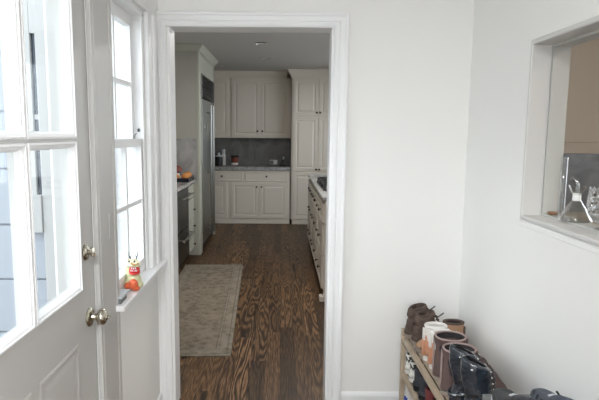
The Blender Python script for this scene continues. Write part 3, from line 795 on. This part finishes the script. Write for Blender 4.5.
# ------------------------------------------------------------------ pass-through glassware
zs = PZ0+.0205
g = thing('oil_cruet', 'conical clear glass cruet with funnel neck and curved spout on the pass-through ledge', 'glassware', (1.052, 1.858, zs))
gx, gy = 1.052, 1.858
bm = bmesh.new(); lathe(bm, [(.052, 0), (.056, .002), (.056, .006), (.034, .046), (.0145, .074), (.0125, .090), (.030, .124), (.0292, .1245), (.0117, .091), (.0137, .074), (.0332, .045), (.0548, .007), (.052, .004)], (gx, gy, zs+.0005), 48)
finish('cruet_body', bm, 'clear', g, True)
bm = bmesh.new(); lathe(bm, [(.0142, .072), (.0142, .076), (.0135, .098), (.0130, .099)], (gx, gy, zs), 24); finish('stopper_collar', bm, mat('frosted glass', (.8, .8, .78), .5), g, True)
bm = bmesh.new(); tube(bm, [(gx, gy, zs+.099), (gx, gy, zs+.135), (gx-.004, gy+.008, zs+.150), (gx-.010, gy+.018, zs+.153), (gx-.015, gy+.026, zs+.146)], [.006, .0055, .005, .0045, .004], 12); finish('spout', bm, 'clear', g, True)
g = thing('glass_cylinder', 'tall clear cylindrical glass at the far corner of the pass-through ledge', 'glassware', (1.05, 1.975, zs))
bm = bmesh.new(); lathe(bm, [(.010, 0), (.012, .002), (.012, .222), (.0112, .223), (.0110, .012), (.009, .008)], (1.055, 1.962, zs+.0005), 36)
finish('glass_body', bm, 'clear', g, True)
g = thing('amber_dish', 'shallow amber dish at the corner of the pass-through ledge', 'dish', (1.035, 2.012, zs))
g2 = bmesh.new(); lathe(g2, [(.014, 0), (.018, .004), (.021, .010), (.019, .010), (.014, .005)], (1.045, 2.0, zs), 24); finish('dish_body', g2, 'amber', g, True)
gx, gy = 1.045, 1.674
g = thing('hurricane_goblet', 'rounded hammered clear glass goblet at the right of the conical cruet', 'glassware', (gx, gy, zs))
bm = bmesh.new()
pf = [(.028, 0), (.030, .002), (.022, .006), (.014, .010), (.014, .014), (.034, .026), (.050, .05), (.056, .08), (.055, .105), (.052, .128), (.053, .137)]
inn = [(.0518, .137), (.0505, .128), (.0535, .105), (.0545, .08), (.0485, .052), (.032, .030), (.008, .020)]
lathe(bm, pf+inn, (gx, gy, zs+.0005), 48); finish('goblet_body', bm, 'texg', g, True)

# ------------------------------------------------------------------ shoe rack
RX0, RX1, RY0, RY1 = .635, .930, 1.32, 2.655
TIERS = [(.462, 'top'), (.275, 'middle'), (.10, 'bottom')]
rk = thing('shoe_rack', 'low pale pine slatted shoe rack standing against the right wall', 'shoe rack', ((RX0+RX1)/2, (RY0+RY1)/2, 0))
for x in (RX0, RX1-.022):
    for y in (RY0, RY1-.03):
        finish('post', BX(x, x+.022, y, y+.03, 0, .495, bev=.003), 'pine', rk)
for z, nm in TIERS:
    for x in (RX0+.002, RX1-.020): finish('side_rail', BX(x, x+.018, RY0+.03, RY1-.03, z-.032, z-.001, bev=.002), 'pine', rk)
    for k in range(5):
        x = RX0+.030+k*.047
        finish('slat', BX(x, x+.034, RY0+.004, RY1-.004, z-.014, z, bev=.002), 'pine', rk)
    for y in (RY0+.005, RY1-.025): finish('cross_rail', BX(RX0+.022, RX1-.022, y, y+.018, z-.034, z-.0145), 'pine', rk)

NR = 28
def ringpts(z, xb, xf, hw, foot, cz=None, slope=0.):
    """one horizontal slice of a shoe, heel at xb, toe at xf; foot 1 = foot shaped, 0 = oval"""
    out = []
    c = (xb+xf)/2; a = (xf-xb)/2
    for i in range(NR):
        t = 2*PI*i/NR
        cx_, sy_ = math.cos(t), math.sin(t)
        u = (cx_+1)/2
        wd = 1.0
        if foot > 0:
            prof = .72+.34*math.sin(min(1, u*1.15)*PI*.62) - .10*math.exp(-((u-.42)/.16)**2)
            wd = (1-foot)+foot*prof
        ex = .82 if foot > .5 else .95
        sy = math.copysign(abs(sy_)**ex, sy_)
        out.append(Vector((c+a*cx_, hw*wd*sy + foot*.006*math.sin(u*PI), z+slope*cx_)))
    return out

def loft(bm, rings, cap0=True, cap1=True):
    R = [[bm.verts.new(p) for p in r] for r in rings]
    for a, b in zip(R, R[1:]):
        for k in range(len(a)): bm.faces.new((a[k], a[(k+1) % len(a)], b[(k+1) % len(a)], b[k]))
    if cap0: bm.faces.new(R[0])
    if cap1: bm.faces.new(R[-1])
    return bm

def smooth_obj(o, lv=1):
    md = o.modifiers.new('subdivision', 'SUBSURF'); md.levels = lv; md.render_levels = lv
    return o

def interp(a, b, t): return tuple(x+(y-x)*t for x, y in zip(a, b))

CREASE = bpy.data.textures.new('creases', 'CLOUDS'); CREASE.noise_scale = .045; CREASE.noise_depth = 1
def make_boot(name, label, cat, L=.275, H=.215, hw=.046, shaft=(.0, .118), sole_h=.022, upper='brown', sole='brownsole', lining='darkfleece', topslope=0., toe_h=.065, flare=1., group=None, collar=None, collar_r=.006, wrinkle=.006, lean=0., ankle=.0):
    r = thing(name, label, cat, (0, 0, 0), group)
    bm = bmesh.new()
    loft(bm, [ringpts(0, .004, L-.008, hw*.98, 1), ringpts(sole_h*.5, 0, L, hw*1.04, 1), ringpts(sole_h, .0, L, hw*1.04, 1)])
    finish('sole', bm, sole, r, True)
    xb, xf = shaft
    s = sole_h-.002
    sl = [(s, .003, L-.004, hw, 1, 0), (s+.016, -.001, L-.003, hw*1.0, 1, 0), (s+.032, -.001, L-.016, hw*.97, 1, 0),
          (toe_h*.82, .004, L-.050, hw*.93, .9, 0), (toe_h+.004, .005, L*.67, hw*.88, .75, 0), (toe_h+.022, .005+ankle*.6, L*.56, hw*.82, .5, 0),
          (toe_h+.042, .004+xb*.3+ankle, (L*.47+xf)/2, hw*.80, .25, topslope*.2)]
    z0 = toe_h+.042
    for t in (.35, .7, 1.):
        sl.append((z0+(H-z0)*t, xb*t+.004*(1-t)+lean*t*t, xf+lean*t*t, hw*(.80+(flare*.92-.80)*t), 0, topslope*(.2+.8*t)))
    out = [ringpts(z, a, b, w, f, slope=q) for z, a, b, w, f, q in sl]
    th = .006 + wrinkle*.45
    z, a, b, w, f, q = sl[-1]
    inn = [ringpts(z-.001, a+th, b-th, w-th, 0, slope=q), ringpts(z-.05, a+th, b-th, w-th, 0, slope=q*.5), ringpts(max(toe_h*.8, z-.12), a+th+.006, b-th, w*.8, 0)]
    bm = bmesh.new(); loft(bm, out+[inn[0]], True, False)
    up = smooth_obj(finish('upper', bm, upper, r, True), 2)
    if wrinkle:
        md = up.modifiers.new('creases', 'DISPLACE'); md.texture = CREASE; md.strength = wrinkle; md.mid_level = .4; md.texture_coords = 'LOCAL'
    bm = bmesh.new(); loft(bm, inn, False, True)
    finish('lining', bm, lining, r, True)
    if collar:
        pts = ringpts(z, a+th/2, b-th/2, w-th/2, 0, slope=q)
        bm = bmesh.new(); tube(bm, pts+[pts[0], pts[1]], collar_r, 8)
        finish('collar', bm, collar, r, True)
    return r, sl

def laces(r, sl, n, m, z0, z1, xf0, xf1, half=.018, eye=None, rr=.0028):
    """criss-cross laces climbing the instep"""
    bm = bmesh.new()
    P = lambda t: Vector((xf0+(xf1-xf0)*t, 0, z0+(z1-z0)*t))
    for k in range(n):
        t0, t1 = k/n, (k+1)/n
        a, b_ = P(t0), P(t1)
        for s in (-1, 1):
            tube(bm, [a+Vector((-.006, s*half, 0)), (a+b_)/2+Vector((.005, 0, 0)), b_+Vector((-.006, -s*half, 0))], rr, 6)
    finish('laces', bm, m, r, True)
    if eye:
        bm = bmesh.new()
        for k in range(n+1):
            p = P(k/n)
            for s in (-1, 1):
                rr_ = bmesh.ops.create_uvsphere(bm, u_segments=10, v_segments=6, radius=.0042)
                bmesh.ops.translate(bm, verts=rr_['verts'], vec=p+Vector((-.008, s*(half+.004), 0)))
        finish('eyelets', bm, eye, r, True)

def place(r, x, y, z, rz=0., label=None, tilt=None):
    r.location = (x, y, z); r.rotation_euler = (0, 0, rz)
    if tilt: r.rotation_euler = (tilt[0], tilt[1], rz)
    if label: r['label'] = label
    return r

TZ = TIERS[0][0]+.0005
# brown lace-up ankle boots
g0 = 'brown suede lace-up ankle boots'
b1, sl = make_boot('ankle_boot', 'brown suede lace-up ankle boot, the one nearest the doorway wall', 'boot', L=.27, H=.165, hw=.047, shaft=(.008, .100), upper='brown', sole='brownsole', lining='brown', group=g0, collar='brown', collar_r=.005, topslope=.010, wrinkle=.020, lean=.010, ankle=.012)
laces(b1, sl, 5, 'brown', .085, .157, .150, .114, .018)
bm = bmesh.new(); tube(bm, [(.104, .0, .152), (.128, .012, .142), (.145, .02, .150), (.158, .016, .163)], .003, 6); finish('lace_end', bm, 'black', b1, True)
place(b1, .640, 2.602, TZ, .02)
b2 = dup(b1, (.652, 2.508, TZ), -.04, 'brown suede lace-up ankle boot beside the white and peach high-top'); 
# white and peach high-tops
g0 = 'white and peach high-top sneakers'
h1, sl = make_boot('high_top_sneaker', 'white and peach high-top sneaker beside the brown ankle boots', 'sneaker', L=.25, H=.165, hw=.042, shaft=(.006, .105), upper='white', sole='white', lining='white', sole_h=.024, toe_h=.055, group=g0, collar='white', collar_r=.008)
laces(h1, sl, 5, 'paper', .075, .155, .150, .108, .016)
bm = bmesh.new()
for s in (-1, 1):
    R_ = []
    for (z, hwf) in ((.03, 1.04), (.05, 1.03), (.075, .99), (.10, .90), (.125, .86)):
        R_.append([bm.verts.new((.006+.085*k/5*(1-.2*(z-.03)/.1), s*(.042*hwf*math.sin(PI*(.12+.42*k/5)))*.93, z)) for k in range(6)])
    for a, b_ in zip(R_, R_[1:]):
        for k in range(5): bm.faces.new((a[k], a[k+1], b_[k+1], b_[k]))
hp = finish('side_patch', bm, 'peach', h1, True); hp.modifiers.new('solid', 'SOLIDIFY').thickness = .005
hp.modifiers['solid'].offset = 0
bm = bmesh.new(); box(bm, -.004, .008, -.015, .015, .025, .10, bev=.004); finish('heel_tab', bm, 'peach', h1, True)
bm = bmesh.new(); box(bm, -.003, .006, -.012, .012, .10, .155, bev=.003); finish('pull_tab', bm, 'white', h1, True)
place(h1, .662, 2.332, TZ, .03)
h2 = dup(h1, (.666, 2.242, TZ), 0, 'white and peach high-top sneaker beside the plum suede boot')
t1, sl = make_boot('shearling_boot', 'tan suede boot with dark lining, its toe turned away from the wall behind the high-tops', 'boot', L=.235, H=.150, hw=.038, shaft=(.004, .105), upper='tan', sole='brownsole', lining='darkfleece', toe_h=.085, sole_h=.02, collar='brown', collar_r=.006)
bm = bmesh.new(); box(bm, -.003, .01, -.012, .012, .03, .13, bev=.004); finish('back_stay', bm, 'brown', t1, True)
place(t1, .884, 2.426, TZ, PI)
# plum sheepskin boots
g0 = 'plum brown sheepskin ankle boots'
p1, sl = make_boot('sheepskin_boot', 'plum brown sheepskin boot beside the peach high-tops', 'boot', L=.272, H=.193, hw=.053, shaft=(.0, .138), upper='plum', sole='brownsole', lining='darkfleece', toe_h=.115, group=g0, collar='fleece', collar_r=.0045, wrinkle=.012, ankle=.006, sole_h=.018, flare=1.22)
bm = bmesh.new(); box(bm, -.0035, .003, -.003, .003, .03, .19, bev=.001); finish('back_seam', bm, 'fleece', p1)
bm = bmesh.new(); tube(bm, [(.07, -.060, .185), (.071, -.053, .12), (.075, -.051, .05)], .002, 6); finish('side_seam', bm, 'fleece', p1)
place(p1, .653, 2.138, TZ, .0)
p2 = dup(p1, (.647, 2.008, TZ), 0, 'plum brown sheepskin boot beside the black leather boots')
# black leather boots
g0 = 'black leather boots with metal eyelets'
k1, sl = make_boot('leather_boot', 'black glossy leather boot with metal eyelets, behind its twin', 'boot', L=.275, H=.235, hw=.045, shaft=(-.004, .100), upper='blackleather', sole='dkrubber', lining='black', toe_h=.065, group=g0, topslope=-.019, sole_h=.024, wrinkle=.012, ankle=.016)
for sd in (-1, 1):
    bm = bmesh.new()
    for k in range(6):
        rr_ = bmesh.ops.create_uvsphere(bm, u_segments=10, v_segments=6, radius=.0045)
        bmesh.ops.translate(bm, verts=rr_['verts'], vec=(.090+.005*(5-k), sd*(.024+.001*k), .100+.0225*k))
    finish('eyelet_row', bm, 'chrome', k1, True)
bm = bmesh.new()
for k in range(5):
    z = .104+.0225*k
    for s in (-1, 1): tube(bm, [(.098+.004*(5-k), s*.02, z), (.106+.005*(5-k), 0, z+.010), (.098+.004*(5-k), -s*.02, z+.022)], .0026, 6)
finish('laces', bm, 'black', k1, True)
bm = bmesh.new(); pts = ringpts(.085, -.002, .150, .0425, .35, slope=.022); tube(bm, pts+pts[:2], .006, 6); st = finish('ankle_strap', bm, 'blackleather', k1, True)
bm = bmesh.new(); box(bm, .050, .078, -.052, -.046, .075, .098, bev=.003); finish('buckle', bm, 'chrome', st, True)
bm = bmesh.new(); rr_ = bmesh.ops.create_uvsphere(bm, u_segments=10, v_segments=6, radius=.005); bmesh.ops.translate(bm, verts=bm.verts, vec=(.022, -.0375, .222)); finish('rivet', bm, 'chrome', k1, True)
place(k1, .645, 1.895, TZ, .0)
k2 = dup(k1, (.652, 1.790, TZ), -.03, 'black glossy leather boot with buckled strap, beside the stacked sneakers')
# cardboard shoe box carrying the sneakers
sb = thing('shoe_box', 'plain grey cardboard shoe box under the charcoal sneakers on the top shelf', 'box', (.79, 1.595, TZ))
finish('box_body', BX(.690, .935, 1.37, 1.68, TZ, TZ+.145, bev=.002), 'greybox', sb)
finish('lid', BX(.686, .939, 1.366, 1.684, TZ+.1455, TZ+.170, bev=.002), 'greybox', sb)
def make_sneaker(label, up, sole, hgt=.085, L=.28, strp=None):
    r, sl = make_boot('sneaker', label, 'sneaker', L=L, H=hgt, hw=.047, shaft=(.004, .115), upper=up, sole=sole, lining='black', toe_h=.058, sole_h=.026, flare=.92)
    laces(r, sl, 4, 'ltgrey', .074, .086, .175, .128, .015)
    return r
n1 = make_sneaker('charcoal sneaker with pale sole edge, stacked beside the black boots', 'greymesh', 'ltgrey')
place(n1, .722, 1.362, TZ+.1705, PI/2)
n2 = make_sneaker('slate mesh sneaker with dark stripes lying against the right wall', 'bluemesh', 'ltgrey')
for sd in (-1, 1):
    bm = bmesh.new()
    for k in range(5):
        x = .10+k*.028
        tube(bm, [(x, sd*.046, .035), (x+.006, sd*.043, .05), (x+.010, sd*.034, .063)], .0035, 6)
    tube(bm, [(.10, sd*.047, .036), (.222, sd*.047, .036)], .003, 6)
    finish('stripes', bm, 'black', n2, True)
place(n2, .832, 1.362, TZ+.1705, PI/2-.06)

# middle tier
MZ = TIERS[1][0]+.0005
c1, sl = make_boot('slip_on_shoe', 'black and white cow-print slip-on on the middle shelf, nearest the doorway wall', 'shoe', L=.26, H=.105, hw=.043, shaft=(.004, .11), upper='cow', sole='white', lining='black', toe_h=.045, sole_h=.02, flare=.9, group='cow-print slip-ons')
place(c1, .645, 2.590, MZ)
dup(c1, (.645, 2.500, MZ), 0, 'black and white cow-print slip-on beside the dark grey shoe, middle shelf')
c2, sl = make_boot('canvas_shoe', 'dark grey canvas shoe on the middle shelf beside the cow-print pair', 'shoe', L=.27, H=.115, hw=.045, shaft=(.004, .12), upper='navy', sole='dkrubber', lining='black', toe_h=.05, sole_h=.02, flare=.9, group='dark grey canvas shoes')
laces(c2, sl, 4, 'black', .065, .092, .165, .128, .014)
place(c2, .643, 2.405, MZ)
dup(c2, (.643, 2.310, MZ), 0, 'dark grey canvas shoe on the middle shelf beside the maroon pair')
c3, sl = make_boot('suede_loafer', 'maroon suede loafer on the middle shelf beside the dark grey pair', 'shoe', L=.265, H=.105, hw=.045, shaft=(.004, .115), upper='maroon', sole='dkrubber', lining='black', toe_h=.047, sole_h=.018, flare=.92, group='maroon suede loafers')
bm = bmesh.new(); tube(bm, [(.15, -.036, .055), (.145, 0, .071), (.15, .036, .055)], .006, 8); finish('saddle_strap', bm, 'maroon', c3, True)
place(c3, .643, 2.213, MZ)
dup(c3, (.643, 2.115, MZ), 0, 'maroon suede loafer at the near end of the middle shelf')
# bottom tier
BZ = TIERS[2][0]+.0005
c4, sl = make_boot('running_shoe', 'white running shoe with blue trim on the bottom shelf, nearest the doorway wall', 'shoe', L=.27, H=.125, hw=.046, shaft=(.004, .12), upper='white', sole='white', lining='ltgrey', toe_h=.055, sole_h=.028, flare=.9, group='white running shoes')
laces(c4, sl, 4, 'paper', .08, .11, .165, .128, .014)
bm = bmesh.new(); box(bm, -.003, .012, -.014, .014, .035, .06, bev=.003); finish('heel_trim', bm, 'blue', c4, True)
place(c4, .645, 2.56, BZ)
dup(c4, (.645, 2.445, BZ), 0, 'white running shoe with blue trim on the bottom shelf, second from the doorway wall')

# spring door stop on the left wall
bm = bmesh.new(); tube(bm, [(XL+.013, 2.60, .10), (XL+.04, 2.585, .098), (XL+.052, 2.58, .096)], [.004, .004, .007], 8)
tag(finish('door_stop', bm, 'knobm', None, True), 'small dark door stop on the baseboard left of the doorway', 'door stop')

# ------------------------------------------------------------------ unseen fill lamps, added to brighten the rooms
def fill_lamp(x, y, z, power, size, label, col=(1, .97, .92)):
    t = thing('fill_lamp', label, 'lamp', (x, y, z))
    bm = bmesh.new(); lathe(bm, [(.16, 0), (.165, -.02), (.15, -.03)], (x, y, z), 32); finish('fill_canopy', bm, 'nickel', t, True)
    li = bpy.data.lights.new('fill_light', 'AREA'); li.shape = 'DISK'; li.size = size; li.energy = power; li.color = col
    lo = bpy.data.objects.new('fill_light', li); COL.objects.link(lo); lo.location = (0, 0, -.045); lo.parent = t
    return t
fill_lamp(-.3, -.8, CE, 60, .3, 'added fill lamp on the hall ceiling, behind the viewer', (.96, .975, 1.))  # added behind the camera to lift the hall walls
fill_lamp(2.2, 1.2, 2.6, 11, .3, 'added fill lamp in the room beyond the pass-through', (1, .93, .82))  # added to light the beige wall beyond the opening
fill_lamp(.3, 4.8, KC, 30, .3, 'added fill lamp out of view just inside the kitchen', (1, .98, .95))  # added above the frame to brighten the cabinets

# ------------------------------------------------------------------ world
wd = bpy.data.worlds.new('overcast sky'); S.world = wd; wd.use_nodes = True
nt = wd.node_tree; bg = nt.nodes['Background']
tc = nt.nodes.new('ShaderNodeTexCoord'); sp = nt.nodes.new('ShaderNodeSeparateXYZ'); nt.links.new(tc.outputs['Generated'], sp.inputs[0])
r = ramp(nt, [(0., (.80, .82, .84)), (.5, (.86, .92, 1.)), (1., (.80, .90, 1.))])
nt.links.new(math_node(nt, 'MULTIPLY_ADD', sp.outputs[2], .5, .5), r.inputs[0]); nt.links.new(r.outputs[0], bg.inputs[0])
bg.inputs[1].default_value = 3.1
sn = bpy.data.lights.new('hazy_sun', 'SUN'); sn.energy = .95; sn.angle = math.radians(22); sn.color = (.96, .98, 1.)
so = bpy.data.objects.new('hazy_sun', sn); COL.objects.link(so); so.location = (-6, -3, 5)
so.rotation_euler = Vector((.9, .42, -.40)).to_track_quat('-Z', 'Y').to_euler()

# ------------------------------------------------------------------ camera
cd = bpy.data.cameras.new('camera'); co = bpy.data.objects.new('camera', cd); COL.objects.link(co)
cd.sensor_width = 36; cd.lens = 525*36/599; cd.shift_x = 18/599; cd.clip_start = .02
co.location = (0, 0, 1.5)
a = PI/2-math.radians(7.16)
co.rotation_mode = 'QUATERNION'
co.rotation_quaternion = (Matrix.Rotation(a, 3, 'X') @ Matrix.Rotation(.0083, 3, 'Z')).to_quaternion()
S.camera = co
S.view_settings.view_transform = 'Standard'; S.view_settings.look = 'None'
S.view_settings.gamma = 1; S.view_settings.use_curve_mapping = False
S.view_settings.exposure = .33
S.cycles.use_denoising = True
S.cycles.max_bounces = 10; S.cycles.diffuse_bounces = 6; S.cycles.transparent_max_bounces = 12
S.cycles.sample_clamp_indirect = 6
